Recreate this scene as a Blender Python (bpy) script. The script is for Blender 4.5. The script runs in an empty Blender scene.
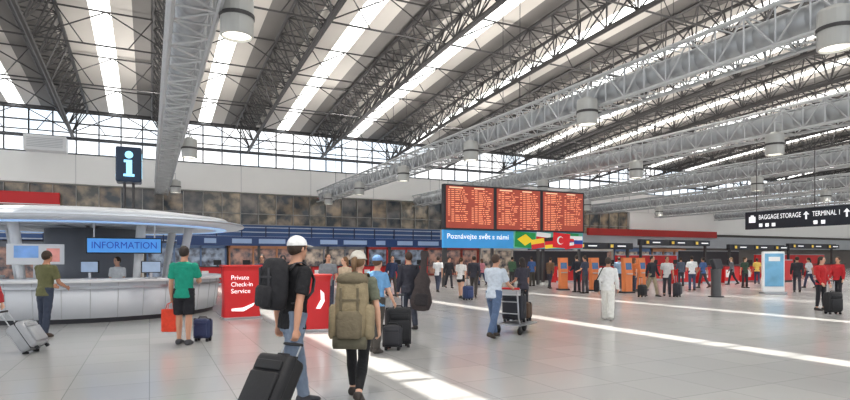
import bpy, bmesh, math, random
from mathutils import Vector as V, Matrix
random.seed(7)
SC=bpy.context.scene; C=SC.collection
pi=math.pi; rad=math.radians; sin=math.sin; cos=math.cos
TH=rad(26.2); S=sin(TH); Co=cos(TH); F=560.; HZ=259.; CH=1.6
def at(px,d,z=0.):
    l=(px-425)/F*d
    return V((d*S+l*Co,d*Co-l*S,z))
def fl(px,py): return at(px,F*CH/(py-HZ))
RT=V((Co,-S,0)); FW=V((S,Co,0))
ORD=['first','second','third','fourth','fifth','sixth','seventh','eighth','ninth','tenth','eleventh','twelfth','thirteenth','fourteenth','fifteenth','sixteenth','seventeenth','eighteenth','nineteenth','twentieth','twenty-first','twenty-second','twenty-third','twenty-fourth','twenty-fifth','twenty-sixth']
# ---------------------------------------------------------------- materials
def lin(c): 
    c=c/255.
    return c/12.92 if c<=.04045 else ((c+.055)/1.055)**2.4
MT={}
def mat(name,rgb,rough=.55,metal=0.,var=.08,scale=5.,bump=0.,emit=0.):
    if name in MT: return MT[name]
    m=bpy.data.materials.new(name); m.use_nodes=True; nt=m.node_tree; b=nt.nodes['Principled BSDF']
    c=[lin(x) for x in rgb]
    tc=nt.nodes.new('ShaderNodeTexCoord'); nz=nt.nodes.new('ShaderNodeTexNoise'); nz.inputs['Scale'].default_value=scale; nz.inputs['Detail'].default_value=3
    nt.links.new(tc.outputs['Object'],nz.inputs['Vector'])
    mx=nt.nodes.new('ShaderNodeMix'); mx.data_type='RGBA'
    mx.inputs[6].default_value=(*[x*(1-var) for x in c],1); mx.inputs[7].default_value=(*[min(1,x*(1+var)) for x in c],1)
    nt.links.new(nz.outputs['Fac'],mx.inputs[0]); nt.links.new(mx.outputs[2],b.inputs['Base Color'])
    b.inputs['Roughness'].default_value=rough; b.inputs['Metallic'].default_value=metal
    if bump:
        bp=nt.nodes.new('ShaderNodeBump'); bp.inputs['Strength'].default_value=bump; bp.inputs['Distance'].default_value=.03
        nt.links.new(nz.outputs['Fac'],bp.inputs['Height']); nt.links.new(bp.outputs['Normal'],b.inputs['Normal'])
    if emit:
        nt.links.new(mx.outputs[2],b.inputs['Emission Color']); b.inputs['Emission Strength'].default_value=emit
    MT[name]=m; return m
def cloth(rgb,rough=.85): return mat('cloth_%d_%d_%d'%rgb,rgb,rough,0,.25,14,.6)
def floor_mat():
    m=bpy.data.materials.new('floor_tiles'); m.use_nodes=True; nt=m.node_tree; b=nt.nodes['Principled BSDF']
    tc=nt.nodes.new('ShaderNodeTexCoord'); br=nt.nodes.new('ShaderNodeTexBrick')
    br.offset=0; br.squash=1; br.inputs['Scale'].default_value=1; br.inputs['Brick Width'].default_value=.9; br.inputs['Row Height'].default_value=.9
    br.inputs['Mortar Size'].default_value=.006; br.inputs['Mortar Smooth'].default_value=.2
    br.inputs['Color1'].default_value=(.45,.45,.445,1); br.inputs['Color2'].default_value=(.50,.495,.485,1); br.inputs['Mortar'].default_value=(.31,.31,.31,1)
    nt.links.new(tc.outputs['Object'],br.inputs['Vector'])
    nz=nt.nodes.new('ShaderNodeTexNoise'); nz.inputs['Scale'].default_value=.35; nz.inputs['Detail'].default_value=5; nt.links.new(tc.outputs['Object'],nz.inputs['Vector'])
    mr=nt.nodes.new('ShaderNodeMapRange'); mr.inputs[3].default_value=.88; mr.inputs[4].default_value=1.1; nt.links.new(nz.outputs['Fac'],mr.inputs[0])
    mx=nt.nodes.new('ShaderNodeMix'); mx.data_type='RGBA'; mx.blend_type='MULTIPLY'; mx.inputs[0].default_value=1
    nt.links.new(br.outputs['Color'],mx.inputs[6]); nt.links.new(mr.outputs[0],mx.inputs[7]); nt.links.new(mx.outputs[2],b.inputs['Base Color'])
    b.inputs['Roughness'].default_value=.17
    return m
def sky_pane(name,col,strength,trans=.8):
    m=bpy.data.materials.new(name); m.use_nodes=True; nt=m.node_tree; nt.nodes.clear()
    o=nt.nodes.new('ShaderNodeOutputMaterial'); a=nt.nodes.new('ShaderNodeAddShader'); t=nt.nodes.new('ShaderNodeBsdfTransparent'); e=nt.nodes.new('ShaderNodeEmission')
    t.inputs[0].default_value=(trans,trans,trans,1); e.inputs[0].default_value=(*col,1); e.inputs[1].default_value=strength
    nt.links.new(t.outputs[0],a.inputs[0]); nt.links.new(e.outputs[0],a.inputs[1]); nt.links.new(a.outputs[0],o.inputs[0]); return m
def glow_pane(name,c1,c2,strength,scale,lo=.38,hi=.62,sc3=(1,1,1)):
    m=bpy.data.materials.new(name); m.use_nodes=True; nt=m.node_tree; b=nt.nodes['Principled BSDF']
    tc=nt.nodes.new('ShaderNodeTexCoord'); mp=nt.nodes.new('ShaderNodeMapping'); mp.inputs['Scale'].default_value=sc3
    nz=nt.nodes.new('ShaderNodeTexNoise'); nz.inputs['Scale'].default_value=scale; nz.inputs['Detail'].default_value=6
    nt.links.new(tc.outputs['Object'],mp.inputs[0]); nt.links.new(mp.outputs[0],nz.inputs['Vector']); r=nt.nodes.new('ShaderNodeValToRGB')
    r.color_ramp.elements[0].position=lo; r.color_ramp.elements[1].position=hi; r.color_ramp.elements[0].color=(*c1,1); r.color_ramp.elements[1].color=(*c2,1)
    nt.links.new(nz.outputs['Fac'],r.inputs[0]); nt.links.new(r.outputs[0],b.inputs['Emission Color']); b.inputs['Emission Strength'].default_value=strength
    nt.links.new(r.outputs[0],b.inputs['Base Color']); b.inputs['Roughness'].default_value=.1; return m
# ---------------------------------------------------------------- mesh builder
CREASE=bpy.data.textures.new('crease','CLOUDS'); CREASE.noise_scale=.085
class MB:
    def __init__(s): s.bm=bmesh.new()
    def loft(s,rings,n=12,p=2.):
        L=[]
        for c,ux,uy in rings:
            r=[]
            for i in range(n):
                t=2*pi*(i+.5)/n; a=cos(t); b=sin(t)
                if p!=2: a=math.copysign(abs(a)**(2/p),a); b=math.copysign(abs(b)**(2/p),b)
                r.append(s.bm.verts.new(c+ux*a+uy*b))
            L.append(r)
        for A,B in zip(L,L[1:]):
            for i in range(n): s.bm.faces.new((A[i],A[(i+1)%n],B[(i+1)%n],B[i]))
        s.bm.faces.new(L[0][::-1]); s.bm.faces.new(L[-1]); return s
    def limb(s,pts,rs,n=10):
        pts=[V(p) for p in pts]; rings=[]; u=None
        for i,p in enumerate(pts):
            t=(pts[min(i+1,len(pts)-1)]-pts[max(i-1,0)]).normalized()
            if u is None: u=t.orthogonal().normalized()
            else:
                u=(u-t*u.dot(t)); u=u.normalized() if u.length>1e-5 else t.orthogonal().normalized()
            w=t.cross(u); r=rs[i] if isinstance(rs,(list,tuple)) else rs
            rings.append((p,u*r,w*r))
        return s.loft(rings,n)
    def bar(s,p,q,r,n=4): return s.limb([p,q],r,n)
    def box(s,c,sz,bev=0.,rot=None):
        g=bmesh.ops.create_cube(s.bm,size=1.); vs=g['verts']
        M=Matrix.Translation(V(c))@(rot.to_4x4() if rot else Matrix())@Matrix.Diagonal((*sz,1))
        bmesh.ops.transform(s.bm,matrix=M,verts=vs)
        if bev:
            es=list({e for v in vs for e in v.link_edges})
            bmesh.ops.bevel(s.bm,geom=es,offset=bev,segments=2,profile=.5,affect='EDGES')
        return s
    def ball(s,c,r,u=14,v=10,M=None):
        if not isinstance(r,(tuple,list)): r=(r,r,r)
        g=bmesh.ops.create_uvsphere(s.bm,u_segments=u,v_segments=v,radius=1.)
        bmesh.ops.transform(s.bm,matrix=(M or Matrix())@Matrix.Translation(V(c))@Matrix.Diagonal((*r,1)),verts=g['verts']); return s
    def sweep(s,prof,a0,a1,n,full=False):
        L=[]; m=n if full else n+1
        for i in range(m):
            a=a0+(a1-a0)*i/n
            L.append([s.bm.verts.new((r*cos(a),r*sin(a),z)) for r,z in prof])
        k=len(prof)
        for i in range(n):
            A=L[i]; B=L[(i+1)%m]
            for j in range(k): s.bm.faces.new((A[j],B[j],B[(j+1)%k],A[(j+1)%k]))
        if not full: s.bm.faces.new(L[0]); s.bm.faces.new(L[-1][::-1])
        return s
    def poly(s,pts,M,th):
        A=[s.bm.verts.new(M@V((x,0,z))) for x,z in pts]; B=[s.bm.verts.new(M@V((x,th,z))) for x,z in pts]; n=len(pts)
        s.bm.faces.new(A); s.bm.faces.new(B[::-1])
        for i in range(n): s.bm.faces.new((A[i],B[i],B[(i+1)%n],A[(i+1)%n]))
        return s
    def mesh(s,name,smooth=False):
        bmesh.ops.recalc_face_normals(s.bm,faces=s.bm.faces[:])
        me=bpy.data.meshes.new(name); s.bm.to_mesh(me); s.bm.free()
        if smooth: 
            for p in me.polygons: p.use_smooth=True
        return me
    def build(s,name,m,parent=None,smooth=False,loc=None):
        return link(name,s.mesh(name,smooth),m,parent,loc)
    def remesh(s,name,vox,m,parent=None,it=4,crease=0.):
        me=s.mesh('tmp'); o=bpy.data.objects.new('tmp',me); C.objects.link(o)
        r=o.modifiers.new('r','REMESH'); r.mode='VOXEL'; r.voxel_size=vox
        if it:
            q=o.modifiers.new('s','SMOOTH'); q.iterations=it; q.factor=.5
        if crease:
            q=o.modifiers.new('d','DISPLACE'); q.texture=CREASE; q.texture_coords='LOCAL'; q.strength=crease; q.mid_level=.42
        dg=bpy.context.evaluated_depsgraph_get(); dg.update(); e=bpy.data.meshes.new_from_object(o.evaluated_get(dg)); e.name=name
        bpy.data.objects.remove(o); bpy.data.meshes.remove(me)
        for p in e.polygons: p.use_smooth=True
        return link(name,e,m,parent)
def link(name,me,m,parent=None,loc=None):
    o=bpy.data.objects.new(name,me); C.objects.link(o)
    me.materials.clear(); me.materials.append(m)
    if parent: o.parent=parent
    if loc is not None: o.location=loc
    return o
def tag(o,label,cat,group=None,kind=None):
    o['label']=label; o['category']=cat
    if group: o['group']=group
    if kind: o['kind']=kind
    return o
def thing(name,label,cat,loc=(0,0,0),rz=0.,group=None):
    o=bpy.data.objects.new(name,None); C.objects.link(o); o.location=loc; o.rotation_euler=(0,0,rz); o.empty_display_size=.2
    return tag(o,label,cat,group)
def struct(o): o['kind']='structure'; return o
def dup(o,parent=None):
    c=o.copy(); C.objects.link(c)
    if parent: c.parent=parent
    for ch in list(o.children): dup(ch,c)
    return c
def text(s,size,loc,rz,m,parent,name='lettering',align='CENTER',ext=.004,wx=1.,fit=None):
    cu=bpy.data.curves.new('t','FONT'); cu.body=s; cu.size=size; cu.extrude=ext; cu.align_x=align; cu.align_y='CENTER'; cu.resolution_u=3
    o=bpy.data.objects.new('t',cu); C.objects.link(o); dg=bpy.context.evaluated_depsgraph_get(); dg.update()
    me=bpy.data.meshes.new_from_object(o.evaluated_get(dg)); bpy.data.objects.remove(o)
    if fit:
        xs=[v.co.x for v in me.vertices]; wx=fit/(max(xs)-min(xs))
    me.transform(Matrix.Translation(V(loc))@Matrix.Rotation(rz,4,'Z')@Matrix.Rotation(pi/2,4,'X')@Matrix.Diagonal((wx,1,1,1)))
    me.name=name; return link(name,me,m,parent)
# ---------------------------------------------------------------- common materials
WHITE=mat('white_paint',(232,233,234),.5,0,.03,2)
FASC=mat('white_fascia',(246,245,242),.5,0,.03,.6)
STEEL=mat('dark_steel',(76,74,74),.5,.3,.12,3)
LGREY=mat('light_grey_steel',(196,198,200),.42,.4,.06,3)
DUCT=mat('duct_skin',(176,179,182),.38,.5,.1,2)
ALU=mat('brushed_aluminium',(178,180,184),.3,.8,.05,20)
BLACK=mat('black_plastic',(26,26,29),.45,0,.1,20)
RUB=mat('rubber',(22,22,23),.8,0,.1,20)
RED=mat('red_gloss',(206,30,34),.4,0,.05,3)
ORANGE=mat('orange_laminate',(224,130,76),.5,0,.08,3)
DBLUE=mat('navy_panel',(40,66,116),.4,0,.1,2)
DARK=mat('dark_panel',(44,44,50),.45,0,.12,2)
LAMPM=mat('lamp_housing',(190,190,186),.4,.3,.05,3)
LENS=mat('lamp_lens',(255,250,238),.3,0,.02,3,0,1.6)
SIGNW=mat('sign_white',(245,246,248),.5,0,.01,3,0,.7)
# ---------------------------------------------------------------- room shell
XA,XB,YA,YB=-26.,108.,-14.,50.
SP=6.4
def RZ(y): return 15.5-2.6*(max(y,0)/50)**2.2
f=MB(); f.box(((XA+XB)/2,(YA+YB)/2,-.1),(XB-XA,YB-YA,.2)); struct(f.build('floor',floor_mat()))
w=MB(); w.box(((XA+XB)/2,YB+.35,4.75),(XB-XA,.3,9.5)); struct(w.build('wall_back',mat('back_wall',(118,112,108),.7,0,.25,.25)))
w=MB(); w.box((XB+.15,(YA+YB)/2,7.),(.3,YB-YA,14.)); struct(w.build('wall_right',mat('side_wall',(206,206,204),.7,0,.05,.5)))
sx=[-2.3+SP*k for k in range(-4,18)]
wx=[-26+6*k for k in range(23)]
ys=[YA+4*i for i in range(4)]+[2+2*i for i in range(25)]
def strip(mb,x0,x1,th=.12):
    L=[]
    for y in ys:
        z=RZ(y); L.append([mb.bm.verts.new(p) for p in ((x0,y,z),(x1,y,z),(x1,y,z+th),(x0,y,z+th))])
    for A,B in zip(L,L[1:]):
        for j in range(4): mb.bm.faces.new((A[j],A[(j+1)%4],B[(j+1)%4],B[j]))
    mb.bm.faces.new(L[0]); mb.bm.faces.new(L[-1])
W2=.5; W1=.26
lt=MB(); dk=MB()
for x in sx:
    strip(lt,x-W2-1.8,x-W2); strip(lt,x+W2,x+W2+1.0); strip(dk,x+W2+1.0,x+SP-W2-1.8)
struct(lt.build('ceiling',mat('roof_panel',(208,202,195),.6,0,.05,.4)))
struct(dk.build('ceiling',mat('roof_panel_unlit',(120,116,113),.7,0,.12,.5)))  # unlit roof between the skylights, its shade put into a darker colour
PANE=sky_pane('skylight_glass_glow',(1.,.99,.96),1.6,.85)  # emission stands in for daylight on the glass, sun still passes through
SUNMASK=mat('skylight_glow_mask',(250,250,246),.5,0,.02,1,0,2.2)  # skylight sides made opaque and glowing, added to narrow the sun stripes
FRM=mat('window_frame',(92,94,98),.5,.2,.1,3)
WFR=mat('skylight_frame',(220,220,218),.5,0,.03,3)
wn=1
for x in sx:
    p=MB(); strip(p,x-W1,x+W1,.03); o=struct(p.build('window_%d'%wn,PANE)); wn+=1
    p=MB(); strip(p,x-W2,x-W1,.03); p.build('sun_mask_pane',SUNMASK,o)
    p=MB(); strip(p,x+W1,x+W2,.03); p.build('sun_mask_pane',SUNMASK,o)
    for y in ys[::4]: b=MB(); b.box((x,y+1,RZ(y+1)),(2*W2,.05,.05)); b.build('glazing_bar',WFR,o)
CL=glow_pane('clerestory_glass_glow',(.70,.80,.90),(1.,1.,1.),1.4,.25)  # opaque emissive sheet standing in for daylight, keeps the sun out
for k,x in enumerate(wx):
    b=MB()
    for i in range(5): b.box((x+i*1.5,YB,11.2),(.09,.12,3.3))
    for z,h in ((9.55,.16),(10.75,.24),(11.9,.1),(12.85,.3)): b.box((x+3,YB-.03,z),(6,.16,h))
    o=struct(b.build('window_%d'%wn,FRM)); wn+=1
    q=MB(); q.box((x+3,YB+.1,11.2),(6,.03,3.3)); q.build('pane',CL,o)
t=MB(); t.box(((XA+XB)/2,YB-.1,8.38),(XB-XA,.5,2.2)); 
struct(t.build('trim_1',FASC))
for i in range(23):
    t=MB(); t.box((XA+3+i*6,YB-.36,8.38),(.04,.02,2.2)); struct(t.build('trim_%d'%(20+i),mat('joint',(200,200,200),.6)))
GLS=[glow_pane('gallery_reflect_glow_%d'%i,c1,c2,.5,sc,.4,.7) for i,(c1,c2,sc) in enumerate((((.03,.035,.04),(.24,.18,.12),.9),((.05,.05,.045),(.30,.24,.17),1.1),((.02,.025,.03),(.15,.13,.11),.8)))]  # brown mottling and glow painted in for reflections and a lit interior
GF=mat('gallery_frame',(150,148,144),.4,.3,.06,3)
for k,x in enumerate(wx):
    if x>48: continue
    b=MB()
    for i in range(4): b.box((x+i*1.5,YB+.02,5.88),(.06,.16,2.8))
    for z,h in ((4.55,.12),(5.5,.07),(7.25,.1)): b.box((x+3,YB+.01,z),(6,.18,h))
    o=struct(b.build('window_%d'%wn,GF)); wn+=1
    for i in range(4): 
        q=MB(); q.box((x+.75+1.5*i,YB+.16,5.9),(1.46,.03,2.7)); q.build('pane',GLS[(k*5+i*i*2+i)%3],o)
t=MB(); t.box(((52+XB)/2,YB-.1,6.05),(XB-52,.4,2.4)); struct(t.build('trim_2',FASC))
t=MB(); t.box(((XA+26)/2,YB-.35,3.75),(26-XA,.5,1.5)); struct(t.build('trim_3',mat('blue_fascia',(52,84,136),.4,0,.45,.3)))
t=MB(); t.box(((XB+26)/2,YB-.35,3.75),(XB-26,.5,1.5)); struct(t.build('trim_9',mat('pale_fascia',(176,180,186),.5,0,.15,.3)))
for i,z in enumerate((3.1,3.5,3.9,4.3)):
    t=MB(); t.box(((XA+26)/2,YB-.62,z),(26-XA,.06,.08)); struct(t.build('trim_%d'%(4+i),mat('pale_slat',(186,196,212),.45,.1,.2,.5)))
for i in range(26):
    t=MB(); t.box((XA+1+i*2,YB-.63,3.7),(.1,.08,1.4)); struct(t.build('trim_%d'%(50+i),mat('navy_post',(30,46,84),.45)))
t=MB(); t.box((56,YB-.7,4.75),(22,.3,.8)); struct(t.build('trim_10',mat('red_fascia',(178,44,40),.5,0,.15,.3)))
k=thing('wall_panel','long red panel on the back wall below the white band, far left','wall panel',(-10.5,YB-.4,6.05))
o=MB(); o.box((0,0,0),(9.,.3,.95),.03); o.build('panel',RED,k)
o=MB(); o.box((0,-.16,-.42),(9.,.04,.06)); o.build('edge_strip',WHITE,k)
h=thing('ventilation_cabinet','white ventilation cabinet with louvres above the white band behind the information canopy','cabinet',(-6.8,YB-.85,9.48))
m=MB(); m.box((0,0,.55),(2.6,1.3,1.1),.04); m.build('cabinet_body',WHITE,h)
for i in range(6): m=MB(); m.box((0,-.66,.25+.12*i),(2.2,.03,.05)); m.build('louvre',LGREY,h)
# ---------------------------------------------------------------- roof trusses along the hall
def truss_meshes():
    Y=[YA+2*i for i in range(33)]; Y[-1]=49.7
    def P(y,s): return V((s*1.0,y,RZ(y)-.2)) if s else V((0,y,RZ(y)-2.1))
    tops=[]
    for s in (-1,1):
        m=MB(); m.limb([P(y,s) for y in Y],.1,6); tops.append(m.mesh('top_chord'))
    m=MB(); m.limb([P(y,0) for y in Y],.13,6); bot=m.mesh('bottom_chord')
    m=MB()
    for i in range(len(Y)-1):
        y0,y1=Y[i],Y[i+1]; ym=(y0+y1)/2
        for s in (-1,1): m.bar(P(y0,s),P(ym,0),.05); m.bar(P(y1,s),P(ym,0),.05); m.bar(P(ym,s),P(ym,0),.03)
        m.bar(P(y0,-1),P(y0,1),.045); m.bar(P(y0,-1),P(y1,1),.03); m.bar(P(y0,1),P(y1,-1),.03)
    return tops,bot,m.mesh('web_bracing')
tops,bot,web=truss_meshes()
tr0=thing('roof_truss','','truss'); 
for me in tops: link('top_chord',me,STEEL,tr0)
link('bottom_chord',bot,STEEL,tr0); link('web_bracing',web,STEEL,tr0)
TX=[x+SP/2+.3 for x in sx[2:19]]
for k,x in enumerate(TX):
    o=tr0 if k==0 else dup(tr0)
    o.location=(x,0,0); tag(o,'dark lattice roof truss running towards the back wall, %s truss from the left'%ORD[k],'roof truss','roof trusses running to the back wall')
pu0=thing('cross_truss','','truss')
for z in (0,-1.75):
    q=MB(); q.bar((XA,0,z),(XB-.2,0,z),.05,6); q.build('chord',STEEL,pu0)
m=MB()
for x in TX:
    for s in (-1,1): m.bar((x+s*SP/2,0,0),(x,0,-1.75),.035); m.bar((x+s*2.2,0,-1.75),(x+s*1.,0,0),.03)
m.build('web_bracing',STEEL,pu0)
py=[12,19,26,33,39,44.5,49.2]
for k,y in enumerate(py):
    o=pu0 if k==0 else dup(pu0)
    o.location=(0,y,RZ(y)-.2); tag(o,'slim dark cross truss under the roof, %s counted from the back wall'%ORD[6-k],'roof truss','cross trusses under the roof')
# ---------------------------------------------------------------- long light grey beams
BX=[.85,14.,23.5,34.5,45.5,56.5,67.5]; BZ=7.25; HW=.44; HH=.50
bm0=thing('service_beam','','beam')
Y=[YA+.8*i for i in range(80)]; Y[-1]=49.6
for a in (-HW,HW):
    for b in (-HH,HH):
        q=MB(); q.bar((a,Y[0],b),(a,Y[-1],b),.065,6); q.build('chord',LGREY,bm0)
m=MB()
for i in range(len(Y)-1):
    y0,y1=Y[i],Y[i+1]; e=-1 if i%2 else 1
    for a in (-HW,HW):
        m.bar((a,y0,-HH*e),(a,y1,HH*e),.028); m.bar((a,y0,-HH),(a,y0,HH),.024)
    for b in (-HH,HH):
        m.bar((-HW*e,y0,b),(HW*e,y1,b),.026); m.bar((-HW,y0,b),(HW,y0,b),.024)
m.build('web_bracing',LGREY,bm0)
pts=[];rs=[]
y=YA
while y<49.5:
    for dy,r in ((0,.35),(.34,.35),(.36,.325),(.40,.325)): pts.append((0,y+dy,0)); rs.append(r)
    y+=.42
q=MB(); q.limb(pts,rs,14); q.build('duct',DUCT,bm0,True)
for y in (-4,8,20,32,44):
    for a in (-HW,HW): q=MB(); q.bar((a,y,HH),(a,y,RZ(y)-.1-BZ),.016,5); q.build('hanger_rod',STEEL,bm0)
bl=['at the left over the information desk','the largest crossing the middle of the hall to the upper right','next one beyond the middle beam','third one beyond the left beam','fourth one beyond the left beam','fifth one beyond the left beam','farthest one at the right']
for k,x in enumerate(BX):
    o=bm0 if k==0 else dup(bm0); o.location=(x,0,BZ)
    tag(o,'long light grey lattice beam, '+bl[k],'beam','light grey lattice beams')
# drum lamps, then bare spots and added upward fill spots
lp0=thing('pendant_lamp','','lamp')
q=MB(); q.sweep([(0,.48),(.15,.48),(.17,.42),(.32,.40),(.34,.34),(.34,-.42),(.32,-.44),(.30,-.44),(.30,-.36),(0,-.36)],0,2*pi,24,True); q.build('housing',LAMPM,lp0,False)
q=MB(); q.sweep([(.345,.02),(.36,.02),(.36,-.06),(.345,-.06)],0,2*pi,24,True); q.build('band',STEEL,lp0)
q=MB(); q.sweep([(0,-.37),(.295,-.37),(.295,-.39),(0,-.39)],0,2*pi,24,True); q.build('lens',LENS,lp0)
q=MB(); q.limb([(0,0,.46),(0,0,.9),(.75,0,.9)],.03,8); q.build('bracket',LGREY,lp0)
def spot(loc,e,rx=0,size=150,r=.3,col=(1,.95,.88)):
    l=bpy.data.lights.new('lamp_and_fill_spot','SPOT'); l.energy=e; l.spot_size=rad(size); l.spot_blend=1; l.shadow_soft_size=r; l.color=col
    o=bpy.data.objects.new('lamp_and_fill_spot',l); C.objects.link(o); o.location=loc; o.rotation_euler=(rx,0,0)
first=True; bn=['left beam over the information desk','big middle beam','beam just beyond the middle beam','third beam beyond the left one','fourth beam beyond the left one']
LY=[[4.,12.3,27.9,43.1],[6.9,14.5,22.1,29.7,37.3,44.9],[-1,6.5,14.1,21.3,29,37],[22,37],[24,39]]
for bi,x in enumerate(BX[:5]):
    side=1 if bi==0 else -1
    for i,y in enumerate(LY[bi]):
        z=(6.7,6.55,6.25,6.25,6.25)[bi]; ofs=.62 if bi==0 else .78
        if bi==0: ofs=.80
        o=lp0 if first else dup(lp0); first=False
        o.location=(x+side*ofs,y,z); o.rotation_euler=(0,0,pi if side>0 else 0)
        tag(o,'grey drum lamp on the %s, %s from the near end'%(bn[bi],ORD[i]),'lamp','grey drum lamps along the beams')
        spot((x+side*ofs,y,z-.5),(640 if y<16 else 780) if bi<2 else 850)
for x in (44,56):
    for y in (8,23,38): spot((x,y,6.2),850)  # spots alone, no drum housing modelled at these points
for x in BX[:6]:
    for y in (4,14,26,38): spot((x,y,8.4),1650,pi,165,.5,(1,.97,.92))  # upward fill spots without fixtures, added to brighten the roof
# ---------------------------------------------------------------- information desk
c=at(90,17)
k=thing('information_counter','curved white information counter in front of the white canopy core','counter',c)
q=MB(); q.sweep([(3.1,0),(3.48,0),(3.48,.12),(3.1,.12)],rad(-215),rad(25),60); q.build('plinth',DARK,k)
q=MB(); q.sweep([(3.05,.12),(3.58,.12),(3.68,1.02),(3.05,1.02)],rad(-215),rad(25),60); q.build('front_panel',mat('counter_front',(222,225,230),.35,0,.05,1),k,True)
q=MB(); q.sweep([(2.95,1.02),(3.82,1.02),(3.84,1.08),(3.80,1.10),(2.95,1.10)],rad(-215),rad(25),60); q.build('worktop',mat('counter_top',(244,245,246),.3,0,.02,1),k)
for i in range(25):
    a=rad(-210+i*9.6); q=MB(); q.bar((3.585*cos(a),3.585*sin(a),.13),(3.685*cos(a),3.685*sin(a),1.01),.008,4); q.build('panel_seam',LGREY,k)
q=MB(); q.sweep([(3.70,.86),(3.72,.86),(3.72,.92),(3.70,.92)],rad(-215),rad(25),60); q.build('trim_strip',ALU,k)
k=thing('information_canopy','pale round layered canopy with blue-lit underside over the information counter','canopy',c)
q=MB(); q.sweep([(0,3.0),(3.0,2.95),(3.9,2.84),(4.0,2.76),(3.9,2.72),(0,2.72)],0,2*pi,72,True); q.build('roof_shell',mat('canopy_shell',(236,238,241),.65,0,.04,.8),k,True)
q=MB(); q.sweep([(0,2.72),(4.2,2.72),(4.42,2.68),(4.44,2.60),(4.3,2.55),(3.6,2.52),(0,2.52)],0,2*pi,72,True); q.build('lower_ring',mat('canopy_ring',(220,226,234),.6,0,.05,.8),k,True)
q=MB(); q.sweep([(3.6,2.518),(3.9,2.525),(3.9,2.505),(3.6,2.498)],0,2*pi,72,True); q.build('light_ring',mat('blue_glow',(160,196,240),.4,0,.02,1,0,.5),k)
q=MB(); q.sweep([(4.43,2.65),(4.455,2.65),(4.455,2.62),(4.43,2.62)],0,2*pi,72,True); q.build('edge_trim',ALU,k)
q=MB(); q.limb([(0,.6,0),(0,.6,2.54)],1.25,28); q.build('core',mat('core_grey',(130,134,142),.5,0,.15,1),k,True)
for a in (-150,-118,-62,-28,40,140):
    a=rad(a); q=MB(); q.limb([(2.55*cos(a),2.55*sin(a),0),(3.05*cos(a),3.05*sin(a),2.54)],[.07,.13],14); q.build('column',WHITE,k,True)
k=thing('information_screen','blue lit screen reading INFORMATION hanging under the canopy','sign',at(125,14.7))
q=MB(); q.box((0,0,1.95),(1.76,.1,.42),.02); q.build('screen_housing',BLACK,k)
q=MB(); q.box((0,-.055,1.95),(1.70,.01,.36)); q.build('display',mat('screen_blue',(66,136,206),.3,0,.2,2,0,.55),k)
text('INFORMATION',.25,(0,-.064,1.95),0,mat('blue_letter',(10,60,176),.4,0,.05,3,0,.3),k,fit=1.5)
for s in (-1,1): q=MB(); q.bar((.7*s,0,2.16),(.7*s,0,2.52),.02,8); q.build('hanger_rod',ALU,k)
k=thing('picture_screen','white and blue picture board standing on the information counter at the left','screen',at(36,14.1)+V((0,0,1.1)),rad(8))
q=MB(); q.box((0,0,.62),(1.2,.06,.52),.01); q.build('board',WHITE,k)
q=MB(); q.box((-.2,-.035,.68),(.5,.01,.3)); q.build('blue_picture',mat('pic_blue',(120,160,214),.5,0,.5,3,0,.3),k)
q=MB(); q.box((.36,-.035,.6),(.28,.01,.34)); q.build('pink_picture',mat('pic_pink',(226,150,140),.5,0,.4,4,0,.3),k)
q=MB(); q.box((0,.02,.18),(.12,.04,.36)); q.box((0,0,.015),(.4,.24,.03),.005); q.build('stand',ALU,k)
for px,lab in ((90,'left'),(151,'right')):
    k=thing('computer_monitor','black computer monitor on the information counter, the %s one of two'%lab,'monitor',at(px,14.2)+V((0,.0,1.1)),rad(150 if lab=='left' else 200),'monitors on the information counter')
    q=MB(); q.box((0,0,.3),(.48,.04,.3),.01); q.build('casing',BLACK,k)
    q=MB(); q.box((0,.024,.3),(.44,.006,.26)); q.build('display',mat('screen_pale',(150,170,196),.3,0,.2,4,0,.2),k)
    q=MB(); q.box((0,0,.1),(.06,.03,.16)); q.box((0,0,.01),(.24,.18,.02),.004); q.build('stand',ALU,k)
k=thing('information_pylon','dark box sign with a glowing blue-white letter i above the canopy','sign',at(129,17.2)+V((0,0,2.98)))
for s in (-.12,.12): q=MB(); q.bar((s,0,0),(s,0,.99),.04,10); q.build('post',STEEL,k)
q=MB(); q.box((0,0,1.48),(.70,.70,1.06),.05); q.build('sign_box',mat('pylon_dark',(14,40,66),.3,0,.1,2,0,.1),k)
CY=mat('cyan_glow',(150,220,255),.4,0,.02,1,0,1.3)
for rz in (0,-pi/2,pi/2):
    M=Matrix.Rotation(rz,4,'Z')@Matrix.Translation((0,-.36,1.48))@Matrix.Diagonal((.92,1,.92,1))
    q=MB(); q.poly([(-.15,-.40),(.17,-.40),(.17,-.32),(.1,-.32),(.1,.14),(-.14,.14),(-.14,.06),(-.07,.06),(-.07,-.32),(-.15,-.32)],M,.012); q.build('letter_stem',CY,k)
    q=MB(); q.poly([(.12*cos(t*pi/8)+.01,.31+.12*sin(t*pi/8)) for t in range(16)],M,.012); q.build('letter_dot',CY,k)
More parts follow.
